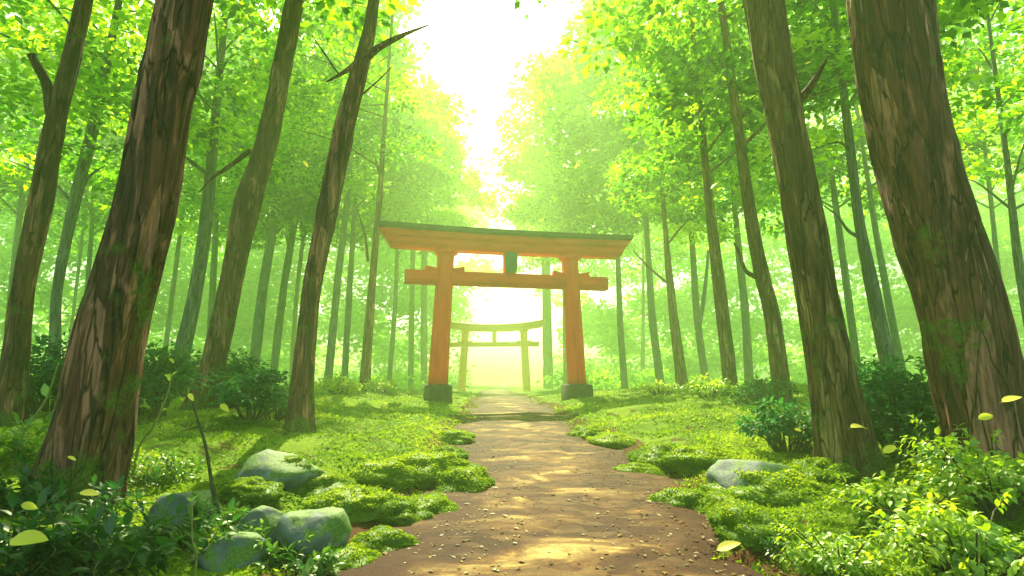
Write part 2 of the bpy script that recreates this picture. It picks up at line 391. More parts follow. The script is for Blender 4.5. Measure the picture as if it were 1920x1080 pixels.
# ------------------------------------------------------------------ trees
def rot_from(d):
    d = norm(np.asarray(d, float)); a = norm(np.cross(d, [0.1, .05, 1.])); b = np.cross(d, a); return d, a, b
def lump(A, c, r, fl, n, ls, base, rng, kind=0):
    """a pad of foliage: leaves over a flattened, ragged dome"""
    th = rng.uniform(0, 2*np.pi, n); zz = rng.uniform(-.35, 1, n); rr = np.sqrt(np.clip(1-zz*zz, 0, 1))
    s1, s2 = rng.integers(1e5), rng.uniform(0, 10)
    k = 1+.38*vnoise(np.cos(th)*2.2+s2, np.sin(th)*2.2, zz*2, 5)+.12*rng.normal(0, 1, n)
    k *= np.where(rng.random(n) < .3, rng.uniform(.35, .95, n), 1)
    d = np.stack([np.cos(th)*rr, np.sin(th)*rr, zz], -1)
    P = c + d*np.array([r, r, r*fl])*k[:, None]
    D = d*np.array([1, 1, .35]) + rng.normal(0, .45, (n, 3)) + np.array([0, 0, -.25])
    N = np.array([0, 0, 1.])+.5*d+rng.normal(0, .45, (n, 3))
    L = ls*rng.uniform(.6, 1.35, n)
    V, Fc, kk = leaves(P, D, N, L, L*.62, kind)
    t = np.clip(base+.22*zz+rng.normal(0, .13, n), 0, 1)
    A.add(V, Fc, np.repeat(t, kk))
def crown_mesh(name, Rr, H, nl, per, ls, seed, fl=.42):
    rng = np.random.default_rng(seed); A = Acc(); limbs = []
    for i in range(nl):
        h = (i+.5)/nl; ang = i*2.39996+rng.uniform(-.5, .5)
        prof = (math.sin(math.pi*min(1, .22+h*.8))**.6)
        rad = Rr*prof*rng.uniform(.45, 1.0)
        c = np.array([math.cos(ang)*rad, math.sin(ang)*rad, H*h+rng.uniform(-.4, .4)-.10*rad])
        r = Rr*rng.uniform(.26, .46)
        nn = int(per*(r/(Rr*.36))**2)
        lump(A, c, r, fl, nn, ls, rng.uniform(.1, .9), rng)  # wide tone range between pads paints in sunlit and shaded foliage
        for q in range(3):   # small satellite pads
            cc = c+np.array([math.cos(ang+rng.uniform(-1, 1))*r, math.sin(ang+rng.uniform(-1, 1))*r, rng.uniform(-.5, .3)*r])
            lump(A, cc, r*rng.uniform(.3, .5), fl, nn//6, ls, rng.uniform(.2, .85), rng)
        limbs.append(c)
    return A.mesh(name, [CROWN]), limbs
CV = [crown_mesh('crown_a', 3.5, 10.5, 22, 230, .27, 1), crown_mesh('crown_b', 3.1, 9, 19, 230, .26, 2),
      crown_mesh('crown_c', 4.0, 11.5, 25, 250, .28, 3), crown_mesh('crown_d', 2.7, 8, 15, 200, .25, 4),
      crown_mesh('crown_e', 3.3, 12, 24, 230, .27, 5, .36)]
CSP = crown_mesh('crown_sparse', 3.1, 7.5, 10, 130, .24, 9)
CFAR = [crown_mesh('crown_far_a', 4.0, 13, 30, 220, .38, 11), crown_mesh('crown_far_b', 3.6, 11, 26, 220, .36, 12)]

def limb_paths(base_p, tgt, r0, rng, A, seg=6):
    base_p, tgt = np.asarray(base_p, float), np.asarray(tgt, float)
    mid = (base_p+tgt)/2+np.array([rng.uniform(-.3, .3), rng.uniform(-.3, .3), rng.uniform(.1, .5)])
    p = smooth_path([base_p, mid, tgt], 7)
    V, Fc = tube(p, np.linspace(r0, .015, 7), seg, 0); A.add(V, Fc)

def tree(label, pts, Y, mat, cv, cz, cs=1.0, top=None, near=False, branches=(), dy=0.0, coff=(0, 0), group=None, crot=None, seg=None):
    """pts: (px, py, width_px) up the trunk as it leans; Y real distance in metres; cv crown kind; cz height of crown bottom over ground"""
    P = []; Wd = []
    for i, (px, py, w) in enumerate(pts):
        p = at(px, py, Y+dy*i); P.append(p); Wd.append(w*axis_depth(p)/F*.5/math.sqrt(1+((px-960)/F)**2))
    P = np.array(P); Wd = np.array(Wd)
    g0 = float(gz(P[0][0], P[0][1]))
    if P[0][2] > g0-.1:   # carry the trunk down to the soil
        d = norm(P[0]-P[1]); t = (P[0][2]-(g0-.25))/max(.3, -d[2]); P = np.vstack([P[0]+d*t, P]); Wd = np.concatenate([[Wd[0]*1.08], Wd])
    base = np.array([P[0][0], P[0][1], float(gz(P[0][0], P[0][1]))])
    crown_m, limbs = cv
    H = top or (cz+9.5*cs)
    if P[-1][2] < base[2]+H:
        d = norm(P[-1]-P[-2]); d = norm(np.array([d[0]*.6, d[1]*.6, d[2]])); L = (base[2]+H-P[-1][2])/d[2]
        n_ = 3
        for q in range(1, n_+1):
            P = np.vstack([P, P[-1]+d*L/n_]); Wd = np.append(Wd, max(.04, Wd[-1]*(.72)))
    T = empty('tree', base)
    tag(T, label, 'tree', group)
    nr = 280 if near else 34
    sg = seg or (120 if near else 14)
    path = smooth_path(P, nr)-base; rad = np.interp(np.linspace(0, 1, nr), np.linspace(0, 1, len(Wd)), Wd)
    sd = int(abs(base[0]*97+base[1]*31))
    V, Fc = tube(path, rad, sg, .13 if near else .10, sd, True, .42 if near else .15)
    A = Acc(); A.add(V, Fc)
    rng = np.random.default_rng(sd)
    zc = cz
    # crown placed over the trunk point at height cz
    k = int(np.argmin(np.abs(path[:, 2]-(zc+3*cs)))); cpt = path[k]
    rz = rng.uniform(0, 6.28) if crot is None else crot
    co = np.array([cpt[0]+coff[0], cpt[1]+coff[1], zc])
    cr, sr = math.cos(rz), math.sin(rz)
    idx = rng.choice(len(limbs), min(9, len(limbs)), replace=False) if not near else rng.choice(len(limbs), 6, replace=False)
    for q in idx:
        c = limbs[q]; tg = np.array([c[0]*cr-c[1]*sr, c[0]*sr+c[1]*cr, c[2]])*cs+co
        zb = max(zc-1.0, tg[2]-1.8*cs); kb = int(np.argmin(np.abs(path[:, 2]-zb)))
        if kb > nr-3: kb = nr-3
        limb_paths(path[kb], tg, max(.03, rad[kb]*.4), rng, A)
    link('trunk', A.mesh('trunk', [mat], True), T)
    link('crown', crown_m, T, tuple(co), (0, 0, rz), (cs, cs, cs))
    for bpts in branches:
        Bp = np.array([at(px, py, Y+yo) for (px, py, w, yo) in bpts]); bw = np.array([w*axis_depth(p)/F*.5 for (px, py, w, yo), p in zip(bpts, Bp)])
        n2 = 22; pp = smooth_path(Bp-base, n2); rr = np.interp(np.linspace(0, 1, n2), np.linspace(0, 1, len(bw)), bw)
        V, Fc = tube(pp, rr, 14, .10, sd+5); B = Acc(); B.add(V, Fc)
        link('branch', B.mesh('branch', [mat], True), T)
    return T
def Yof(px, py): return ground_at(px, py)[1]

# big and mid trees traced one by one
tree('massive dark brown trunk leaning inward behind the leafy plants, thickest of the left trees', [(135, 930, 172), (178, 780, 160), (215, 600, 138), (232, 540, 134), (281, 350, 122), (311, 175, 114), (348, 0, 110)], 4.43, BARKR, CV[2], 8.2, 1.05, near=True, coff=(-.3, 1.5))
tree('brown trunk with a broken forked stub, cut off by the left picture edge', [(8, 800, 84), (26, 690, 58), (44, 540, 46), (77, 380, 50), (100, 250, 44), (158, 0, 34)], 7.4, BARK, CV[3], 8.2, 1, near=True, branches=[[(97, 215, 20, 0), (88, 160, 18, -.1), (72, 128, 16, -.2), (58, 102, 14, -.3)]], coff=(-1.5, 0))
tree('slim brown leaning trunk with flared foot rising from dark bushes', [(372, 768, 62), (398, 690, 46), (432, 540, 45), (465, 380, 53), (503, 250, 42), (553, 0, 34)], 10.6, BARK, CV[0], 11.0, .95, near=True, branches=[[(468, 283, 10, 0), (430, 312, 8, .2), (398, 334, 5, .3), (372, 362, 2, .4)]], coff=(-1.5, 1))
tree('brown trunk forking into two thin bare branches near the top, left of the red gate', [(560, 805, 50), (569, 700, 43), (585, 540, 34), (612, 400, 42), (643, 250, 42), (680, 110, 30), (702, 0, 22)], 8.6, BARKR, CSP, 10.5, .95, near=True, branches=[[(682, 112, 18, 0), (712, 88, 13, -.2), (755, 66, 9, -.3), (803, 47, 3, -.4)], [(676, 112, 13, 0), (650, 132, 9, -.2), (613, 153, 3, -.4)], [(634, 138, 4, -.2), (608, 100, 3, -.3), (585, 66, 1.5, -.4)], [(680, 176, 4, 0), (708, 152, 3, .2), (735, 125, 1.5, .4)]], coff=(1.6, 0))
tree('huge trunk with pinkish brown lit side and blue black shaded side behind the bright bush', [(1880, 900, 200), (1856, 800, 180), (1828, 700, 178), (1786, 540, 184), (1730, 350, 174), (1683, 150, 172), (1668, 0, 166)], 5.1, BARKR, CV[1], 9.5, .9, near=True, coff=(1.5, 0))
tree('tall tan trunk with flaking bark strips standing right beside the blue grey rock', [(1590, 878, 112), (1560, 700, 98), (1529, 540, 84), (1496, 350, 78), (1468, 200, 74), (1432, 0, 75)], 5.97, BARKT, CSP, 9.8, .95, near=True, branches=[[(1496, 190, 18, 0), (1518, 165, 15, -.1), (1538, 132, 9, -.2), (1553, 105, 2, -.3)]], coff=(-2.6, 2.8))

M = 'mid'
tree('grey green slender trunk between the two leftmost brown trees', [(103, 640, 26), (108, 540, 22), (140, 380, 25), (178, 225, 26)], 15.5, BARKG, CV[2], 6.6, .95, coff=(-1.5, 0))
tree('dark grey green trunk between the massive brown tree and the slim leaning tree', [(343, 655, 34), (368, 540, 27), (388, 400, 27), (396, 310, 22)], 17, BARKG, CV[0], 7.4, 1, coff=(-1, 0))
tree('thin olive brown trunk nearest the left end of the red gate', [(683, 735, 24), (697, 540, 15), (711, 380, 12)], 21, BARKT, CV[2], 9.0, .85, branches=[[(690, 490, 6, 0), (684, 440, 5, 0), (670, 395, 3, 0)]], coff=(-2.8, 2))
tree('brown trunk with a low snag limb next to the tall tan trunk', [(1470, 758, 34), (1448, 600, 33), (1425, 500, 30), (1406, 395, 24)], 12.3, BARKT, CV[2], 7.2, .95, branches=[[(1419, 520, 10, 0), (1398, 507, 7, 0), (1384, 470, 6, 0), (1376, 455, 3, 0)]], coff=(1.6, 0))
tree('straight brown trunk, second from the tall tan trunk', [(1372, 745, 30), (1349, 540, 26), (1330, 380, 17)], 16, BARKT, CV[0], 7.6, .95, coff=(1.2, 0))
tree('dark olive trunk, third from the tall tan trunk, starting above bright moss', [(1279, 722, 24), (1259, 560, 17), (1249, 450, 11)], 24, BARKT, CV[4], 7.5, .95, branches=[[(1250, 530, 5, 0), (1215, 500, 4, 0), (1188, 470, 2, 0)]], coff=(1., 0))
tree('blue grey trunk with a crooked bare limb seen between the two big right trunks', [(1670, 705, 36), (1636, 540, 30), (1612, 420, 22), (1597, 300, 20)], 13.5, BARKG, CV[1], 7.4, 1, branches=[[(1612, 445, 8, 0), (1590, 432, 6, 0), (1570, 405, 4, 0), (1544, 385, 2, 0)]], coff=(1, 0))
tree('slim grey trunk at the right picture edge beyond the huge trunk', [(1935, 640, 24), (1908, 480, 20), (1890, 320, 14)], 15, BARKG, CV[3], 6.2, 1, coff=(1.4, 0))

far = [  # label, base px, base py guess, upper px, upper py, width, Y, bark, cz, scale
 ('pale bluish trunk just right of the forked brown tree', 614, 700, 648, 400, 15, 27, BARKG, 9.5, 1.0),
 ('faint green trunk close behind the left of the slim leaning tree', 388, 640, 408, 340, 13, 30, BARKG, 9, 1.1),
 ('faint thin trunk in green haze left of the slim leaning tree', 300, 640, 345, 380, 10, 33, BARKG, 10, 1.0),
 ('hazy curved trunk just right of the slim leaning tree', 472, 690, 520, 380, 20, 28, BARKG, 9, 1.0),
 ('hazy trunk halfway between the slim leaning tree and the forked brown tree', 510, 680, 560, 375, 15, 31, BARKG, 9.5, 1.1),
 ('thin pale trunk bent beside the forked brown tree on its left', 545, 690, 572, 420, 9, 37, BARKG, 11, 1.1),
 ('faint trunk behind the olive brown trunk left of the gate', 645, 700, 664, 410, 12, 30, BARKG, 9.5, 1.2, .3),
 ('pale green sapling trunk close to the left pillar of the red gate', 728, 712, 745, 450, 9, 38, BARKG, 11, 1.2, 2.0),
 ('far hazy trunk leaning at the left picture edge', 6, 520, 52, 290, 14, 22, BARKG, 8, 1.0),
 ('thin faint trunk beside the grey green trunk on its right', 148, 620, 178, 340, 10, 26, BARKG, 8.5, 1.0),
 ('very thin teal trunk left of the massive brown tree', 120, 640, 168, 320, 7, 34, BARKG, 10, 1.0),
 ('pale straight trunk behind the right pillar of the red gate', 1028, 732, 1010, 300, 17, 55, BARKG, 13, 1.0),
 ('faint slim trunk between the gate pillar and the second pale trunk on the right', 1062, 715, 1048, 300, 10, 42, BARKG, 13, 1.2, -.3),
 ('thin hazy trunk first to the right of the red gate', 1172, 727, 1160, 520, 13, 35, BARKG, 11, 1.2, -4.2),
 ('hazy bluish trunk left of the dark olive trunk', 1240, 720, 1216, 490, 15, 31, BARKG, 10, 1.2, -2.0),
 ('hazy forked trunk between the dark olive trunk and the straight brown trunk', 1325, 720, 1300, 490, 15, 30, BARKG, 9.5, 1.0),
 ('hazy trunk between the straight brown trunk and the one with the snag limb', 1405, 715, 1386, 480, 17, 28, BARKG, 9, 1.0),
 ('pale teal trunk just right of the tall tan trunk', 1612, 690, 1566, 380, 15, 23, BARKG, 9, .9),
 ('pale teal trunk left of the huge dark trunk', 1697, 680, 1640, 420, 15, 21, BARKG, 8.6, .9),
 ('thin teal trunk just beyond the huge trunk on its right', 1905, 600, 1855, 350, 12, 20, BARKG, 8, 1.0),
 ('short faint trunk near the ground left of the hazy bluish trunk', 1210, 715, 1206, 640, 9, 52, BARKG, 13, 1.0),
 ('faint trunk seen just outside the left pillar of the red gate', 770, 715, 778, 300, 10, 44, BARKG, 13, 1.15, 1.6),
 ('faint trunk far behind the left pillar of the red gate', 795, 715, 799, 300, 12, 50, BARKG, 15, 1.0),
]
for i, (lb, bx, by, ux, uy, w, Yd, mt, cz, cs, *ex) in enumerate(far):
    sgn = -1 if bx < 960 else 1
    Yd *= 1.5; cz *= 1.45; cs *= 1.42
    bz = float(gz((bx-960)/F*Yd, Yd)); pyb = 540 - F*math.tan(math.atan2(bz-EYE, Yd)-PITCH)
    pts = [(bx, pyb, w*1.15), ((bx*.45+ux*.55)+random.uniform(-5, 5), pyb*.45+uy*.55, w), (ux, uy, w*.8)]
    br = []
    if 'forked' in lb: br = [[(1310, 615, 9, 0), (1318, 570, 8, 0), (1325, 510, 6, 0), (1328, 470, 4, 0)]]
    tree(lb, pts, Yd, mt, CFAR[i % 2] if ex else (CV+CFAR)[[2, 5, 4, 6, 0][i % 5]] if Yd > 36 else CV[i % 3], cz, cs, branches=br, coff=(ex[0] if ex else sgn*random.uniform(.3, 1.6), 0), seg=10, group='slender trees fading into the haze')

# far wood: one mass of distant foliage
def far_wood():
    A = Acc(); rng = np.random.default_rng(5)
    for q in range(520):
        ang = rng.uniform(-62, 62); 
        if abs(ang) < 3.0: continue
        d = rng.uniform(62, 88); x = math.sin(R(ang))*d; y = math.cos(R(ang))*d
        if abs(ang) < 8: d = rng.uniform(75, 92); x = math.sin(R(ang))*d; y = math.cos(R(ang))*d
        lo = 14+(8-abs(ang))*2 if abs(ang) < 8 else 8; x *= 1.7; y *= 1.7
        c = np.array([x, y, rng.uniform(lo, 54)]); r = rng.uniform(4.6, 8)
        lump(A, c, r, .55, 330, 1.25, rng.uniform(.2, .9), rng)
    for q in range(260):   # foliage down to the ground far back
        ang = rng.uniform(-62, 62)
        if abs(ang) < 4.5: continue
        d = rng.uniform(80, 93); x = math.sin(R(ang))*d; y = math.cos(R(ang))*d
        lump(A, np.array([x*1.68, y*1.68, rng.uniform(-1, 15)]), rng.uniform(4.2, 6.5), .7, 220, 1.2, rng.uniform(.2, .9), rng)
    for q in range(130):   # low understorey
        ang = rng.uniform(-60, 60)
        if abs(ang) < 6: continue
        d = rng.uniform(48, 85); x = math.sin(R(ang))*d; y = math.cos(R(ang))*d
        lump(A, np.array([x*1.4, y*1.4, rng.uniform(-1, 1.0)]), rng.uniform(2, 4), .5, 260, .6, rng.uniform(.3, .9), rng)
    return A.mesh('far_wood', [FARL])
tag(link('far_wood', far_wood()), 'far off wood of green foliage fading into bright haze behind the tree trunks', 'wood', kind='stuff')

# ------------------------------------------------------------------ torii
def bev_box(A, c, s, bev=.02, taper=(1, 1), rot=None, n=None):
    """bevelled box, tapered towards the top"""
    x, y, z = s[0]/2, s[1]/2, s[2]/2; b = bev
    rings = []
    for zz, ins in ((-z, b), (-z+b, 0), (z-b, 0), (z, b)):
        k = (zz+z)/(2*z); tx, ty = 1+(taper[0]-1)*k, 1+(taper[1]-1)*k
        X_, Y_ = x*tx-ins, y*ty-ins
        bb = b
        rings.append([(-X_+bb, -Y_, zz), (X_-bb, -Y_, zz), (X_, -Y_+bb, zz), (X_, Y_-bb, zz), (X_-bb, Y_, zz), (-X_+bb, Y_, zz), (-X_, Y_-bb, zz), (-X_, -Y_+bb, zz)])
    V = np.array(rings).reshape(-1, 3)
    Q = [[i*8+j, i*8+(j+1) % 8, (i+1)*8+(j+1) % 8, (i+1)*8+j] for i in range(3) for j in range(8)]
    V2 = V if rot is None else V@np.array(rot).T
    A.add(V2+np.array(c), [np.array(Q), np.array([list(range(7, -1, -1)), list(range(24, 32))])])
def beam(A, half_b, half_t, z0, z1, dep_b, dep_t, sag, n=40, crease=0.0, end_up=0.0, end_pow=2.2):
    """long beam along x, ends lifted in a curve; half_b/half_t half lengths at bottom/top"""
    V = []; 
    for i in range(n+1):
        s = -1+2*i/n
        lift = sag*abs(s)**end_pow
        for (h, zz, dp) in ((half_b, z0, -dep_b/2), (half_t, z1, -dep_t/2), (half_t, z1+crease, 0), (half_t, z1, dep_t/2), (half_b, z0, dep_b/2)):
            V.append((s*h, dp, zz+lift))
    m = 5; Q = [[i*m+j, i*m+(j+1) % m, (i+1)*m+(j+1) % m, (i+1)*m+j] for i in range(n) for j in range(m)]
    V = np.array(V); 
    A.add(V, [np.array(Q), np.array([[4, 3, 2, 1, 0], [n*m+0, n*m+1, n*m+2, n*m+3, n*m+4]])])
def lathe(A, prof, c, seg=36, wob=0, seed=0):
    th = np.linspace(0, 2*np.pi, seg, endpoint=False); V = []
    for (r, x, z) in prof:
        rr = r*(1+wob*vnoise(np.cos(th)*1.5, np.sin(th)*1.5, z*1.3, seed))
        V.append(np.stack([x+rr*np.cos(th), rr*np.sin(th), np.full(seg, z)], -1))
    V = np.array(V).reshape(-1, 3)+np.array(c); n = len(prof)
    Q = [[i*seg+j, i*seg+(j+1) % seg, (i+1)*seg+(j+1) % seg, (i+1)*seg+j] for i in range(n-1) for j in range(seg)]
    A.add(V, [np.array(Q), np.array([[(n-1)*seg+j for j in range(seg)], [j for j in range(seg-1, -1, -1)]])])
def torii(label, cat, loc, rz, half_base, half_top, Hh, half_k, half_n, sag, rad, zn, mats, block_h=.86, bw=1.02, small=False):
    T = empty('torii_gate', loc, rz); tag(T, label, cat)
    verm, teal, plate, stone = mats; vh = VERMH if verm is VERM else verm
    zt = Hh-.88+sag*.85*(half_top/(half_k*.905))**2.2
    for s in (-1, 1):
        A = Acc(); bev_box(A, (s*half_base, 0, block_h/2-.14), (bw, bw, block_h+.28), .05, (.93, .93)); link('pillar_base', A.mesh('pillar_base', [stone]), T)
        A = Acc(); prof = []
        for k in range(13):
            q = k/12; prof.append((rad*(1.06-.14*q), s*(half_base+(half_top-half_base)*q), block_h-.02+(zt-block_h+.03)*q))
        lathe(A, prof, (0, 0, 0), 40, .03, 3+s); link('pillar', A.mesh('pillar', [verm], True), T)
        A = Acc(); lathe(A, [(rad*1.05, s*half_top, zt-.17), (rad*1.26, s*half_top, zt-.13), (rad*1.30, s*half_top, zt-.05), (rad*1.18, s*half_top, zt+.012)], (0, 0, 0), 36)
        link('pillar_collar', A.mesh('pillar_collar', [verm], True), T)
        for q in (-1, 1):   # wedges on the tie beam at either side of the pillar
            xw = s*(half_base+(half_top-half_base)*.82)+q*(rad*.93+.17)
            V = np.array([(-.24, -.13, 0), (.24, -.13, 0), (.24, .13, 0), (-.24, .13, 0), (-.24, -.13, .10 if q > 0 else .2), (.24, -.13, .2 if q > 0 else .10), (.24, .13, .2 if q > 0 else .10), (-.24, .13, .10 if q > 0 else .2)], float)
            V[:, 0] += xw; V[:, 2] += zn[1]+.003
            A = Acc(); A.add(V, [np.array([[0, 3, 2, 1], [4, 5, 6, 7], [0, 1, 5, 4], [1, 2, 6, 5], [2, 3, 7, 6], [3, 0, 4, 7]])]); link('wedge', A.mesh('wedge', [verm]), T)
    A = Acc(); beam(A, half_n, half_n, zn[0], zn[1], .42, .42, 0, 24); link('tie_beam', A.mesh('tie_beam', [vh]), T)
    A = Acc(); beam(A, half_k*.905, half_k*.945, Hh-.87, Hh-.50, .62, .70, sag*.85); link('lower_lintel', A.mesh('lower_lintel', [vh]), T)
    A = Acc(); beam(A, half_k*.948, half_k*.985, Hh-.497, Hh-.26, .80, .92, sag*.93); link('upper_lintel', A.mesh('upper_lintel', [vh]), T)
    A = Acc(); beam(A, half_k*.985, half_k*1.0, Hh-.257, Hh-.06, 1.02, 1.10, sag, crease=.07); link('lintel_roof', A.mesh('lintel_roof', [teal]), T)
    A = Acc(); bev_box(A, (0, 0, (zn[1]+Hh-.87)/2), (.42, .46, Hh-.87-zn[1]-.006), .015); st = link('centre_strut', A.mesh('centre_strut', [verm]), T)
    A = Acc(); bev_box(A, (.02, -.285, (zn[1]+Hh-.87)/2), (.40, .09, Hh-.90-zn[1]), .012, (1.22, 1)); link('tablet', A.mesh('tablet', [plate]), st)
    return T
torii('large vermilion gate with dark teal roof on black stone feet, nearer of the two gates', 'torii gate', (-.1, 20.0, .15), R(12), 2.62, 2.42, 6.66, 4.93, 3.92, .07, .34, (4.50, 4.99), (VERM, TEAL, PLATE, STONE))
torii('small looking distant gate fading yellow in the haze, framed by the nearer gate', 'torii gate', (-2.05, 62.0, -.47), R(-6), 3.75, 3.4, 7.75, 6.0, 5.2, .55, .45, (5.15, 5.68), (VERM_HAZE, VERM_HAZE, VERM_HAZE, VERM_HAZE), .5, .95)

# ------------------------------------------------------------------ rocks
def rock(label, px, py, wpx, hpx, seed, dpx=None, rz=0, sharp=.3):
    c = ground_at(px, py+hpx*.35); Yd = c[1]; ad = axis_depth(c)/F
    rx, rzz = wpx*ad*.46, hpx*ad*.62; ry = rx*.85
    n1, n2 = 30, 44
    ph = np.linspace(0, math.pi, n1); th = np.linspace(0, 2*np.pi, n2, endpoint=False)
    PH, TH = np.meshgrid(ph, th, indexing='ij')
    d = np.stack([np.sin(PH)*np.cos(TH), np.sin(PH)*np.sin(TH), np.cos(PH)], -1)
    rng = np.random.default_rng(seed); r = np.ones(PH.shape)*1.25
    for q in range(15):   # cut planes give broken facets
        nrm = norm(rng.normal(0, 1, 3)*np.array([1, 1, .9])); k = rng.uniform(.76, 1.0)
        dd = d@nrm; r = np.where(dd > .05, np.minimum(r, k/np.maximum(dd, .05)), r)
    r = r*(1+.05*fbm(d[..., 0]*2, d[..., 1]*2, d[..., 2]*2, 3, seed))
    V = (d*r[..., None]*np.array([rx, ry, rzz])).reshape(-1, 3)
    i, j = np.meshgrid(np.arange(n1-1), np.arange(n2), indexing='ij'); j2 = (j+1) % n2
    Q = np.stack([i*n2+j, (i+1)*n2+j, (i+1)*n2+j2, i*n2+j2], -1).reshape(-1, 4)
    me = mk_mesh('rock', V, [Q], None, True, [ROCK])
    o = link('rock', me, None, (c[0], c[1], c[2]+rzz*(.18 if px > 960 else .3 if py < 900 else 0)), (0, 0, rz)); tag(o, label, 'rock')
    return o, (rx, ry, rzz)
rock('pale rounded rock beside the foot of the dark bent stem', 352, 945, 118, 78, 3, rz=.4)
rock('dark angular rock with steep right face, nearest the path on the left', 585, 985, 128, 105, 8, rz=.9)
rock('low pale flat topped rock touching the dark angular rock', 500, 975, 120, 60, 15, rz=.2)
rock('half buried grey green rock at the bottom of the picture among dark leaves', 435, 1030, 135, 62, 23, rz=.3)
rk, rs = rock('wide rock capped with bright moss, farthest back of the left rocks', 515, 885, 190, 78, 31, rz=.3)
rock('blue grey smooth rock leaning beside the path below the tan trunk', 1418, 893, 165, 88, 42, rz=-.2)

# ------------------------------------------------------------------ moss cushions
def cushion_mesh(seed, rx, ry, rz, n, ls):
    rng = np.random.default_rng(seed); A = Acc()
    n1, n2 = 16, 32
    ph = np.linspace(0, math.pi*.62, n1); th = np.linspace(0, 2*np.pi, n2, endpoint=False)
    def f(PH, TH):
        d = np.stack([np.sin(PH)*np.cos(TH), np.sin(PH)*np.sin(TH), np.cos(PH)], -1)
        r = 1+.30*vnoise(d[..., 0]*2+seed, d[..., 1]*2, d[..., 2]*2, seed)+.13*vnoise(d[..., 0]*5+seed, d[..., 1]*5, d[..., 2]*5, seed+3)
        return d, d*r[..., None]*np.array([rx, ry, rz])
    PH, TH = np.meshgrid(ph, th, indexing='ij'); d, V = f(PH, TH)
    i, j = np.meshgrid(np.arange(n1-1), np.arange(n2), indexing='ij'); j2 = (j+1) % n2
    A.add(V.reshape(-1, 3), [np.stack([i*n2+j, (i+1)*n2+j, (i+1)*n2+j2, i*n2+j2], -1).reshape(-1, 4)], .25)
    PH = np.arccos(rng.uniform(-.35, 1, n)); TH = rng.uniform(0, 6.283, n); d, P = f(PH, TH)
    D = d+rng.normal(0, .5, (n, 3)); N = rng.normal(0, 1, (n, 3))
    L = ls*rng.uniform(.5, 1.5, n); V, Fc, k = leaves(P-d*.004, D, N, L, L*.55)
    A.add(V, Fc, np.repeat(np.clip(.5+.35*(P[:, 2]/rz-.35)+.25*vnoise(P[:, 0]*6, P[:, 1]*6, P[:, 2]*6, seed)+rng.normal(0, .13, n), 0, 1), k))
    return A.mesh('moss_cushion', [MOSSL])
CM = [cushion_mesh(s, .5, .42, .27, 5200, .026) for s in (1, 2, 3, 4)]
def cushion(label, px, py, wpx, q, z=0, sc=(1, 1, 1)):
    c = ground_at(px, py); s = wpx*axis_depth(c)/F
    o = link('moss_cushion', CM[q % 4], None, (c[0], c[1], c[2]+.02*s+z), (0, 0, q*1.3), (s*sc[0], s*sc[1], s*sc[2]))
    tag(o, label, 'moss', 'moss cushions along the path'); return o
cush = [
 ('round moss cushion alone on the brown soil, lowest on the left side', 706, 1028, 100),
 ('moss cushion jutting into the path, just above the lone lowest one', 800, 965, 110),
 ('yellow tipped moss cushion between two others on the left path edge', 730, 970, 110),
 ('moss cushion right of the dark angular rock', 660, 955, 130),
 ('long moss cushion reaching farthest into the path from the left', 862, 915, 120),
 ('bright moss cushion on the left path edge above the longest one', 790, 888, 125),
 ('moss cushion in front of the moss capped rock', 600, 920, 110),
 ('moss cushion under the moss capped rock at its left', 470, 925, 90),
 ('low moss cushion behind the yellow tipped one', 715, 900, 110),
 ('sunlit moss cushion where the left bank narrows the path', 850, 828, 70),
 ('low moss patch at the left bottom edge of the path', 640, 1068, 130),
 ('small moss cushion at the upper left path edge near the gate', 835, 862, 80),
 ('moss cushion lowest on the right path edge, beside the soil', 1300, 955, 110),
 ('dark moss cushion in front of the blue grey rock', 1370, 960, 120),
 ('broad moss mound between the blue grey rock and the bright bush', 1460, 935, 170),
 ('moss mound at the foot of the tall tan trunk', 1535, 900, 130),
 ('moss mound under the bright bush at the path edge', 1420, 1000, 150),
 ('sunlit moss cushion behind the blue grey rock', 1320, 872, 110),
 ('pale topped moss cushion on the right bank above the red soil', 1245, 868, 110),
 ('flat moss cushion at the right path edge, above the red soil', 1195, 890, 70),
 ('small moss cushion highest on the right path edge', 1105, 822, 70),
 ('moss cushion on the right bank next to the highest one', 1150, 838, 80),
]
for i, (lb, px, py, w) in enumerate(cush): cushion(lb, px, py, w, i, sc=(1.4, 1.2, .95))
mo = link('moss_cap', CM[1], rk, (.1, -.12, rs[2]*.45), (0, 0, 1), (rs[0]*1.35, rs[1]*1.3, rs[2]*1.55))

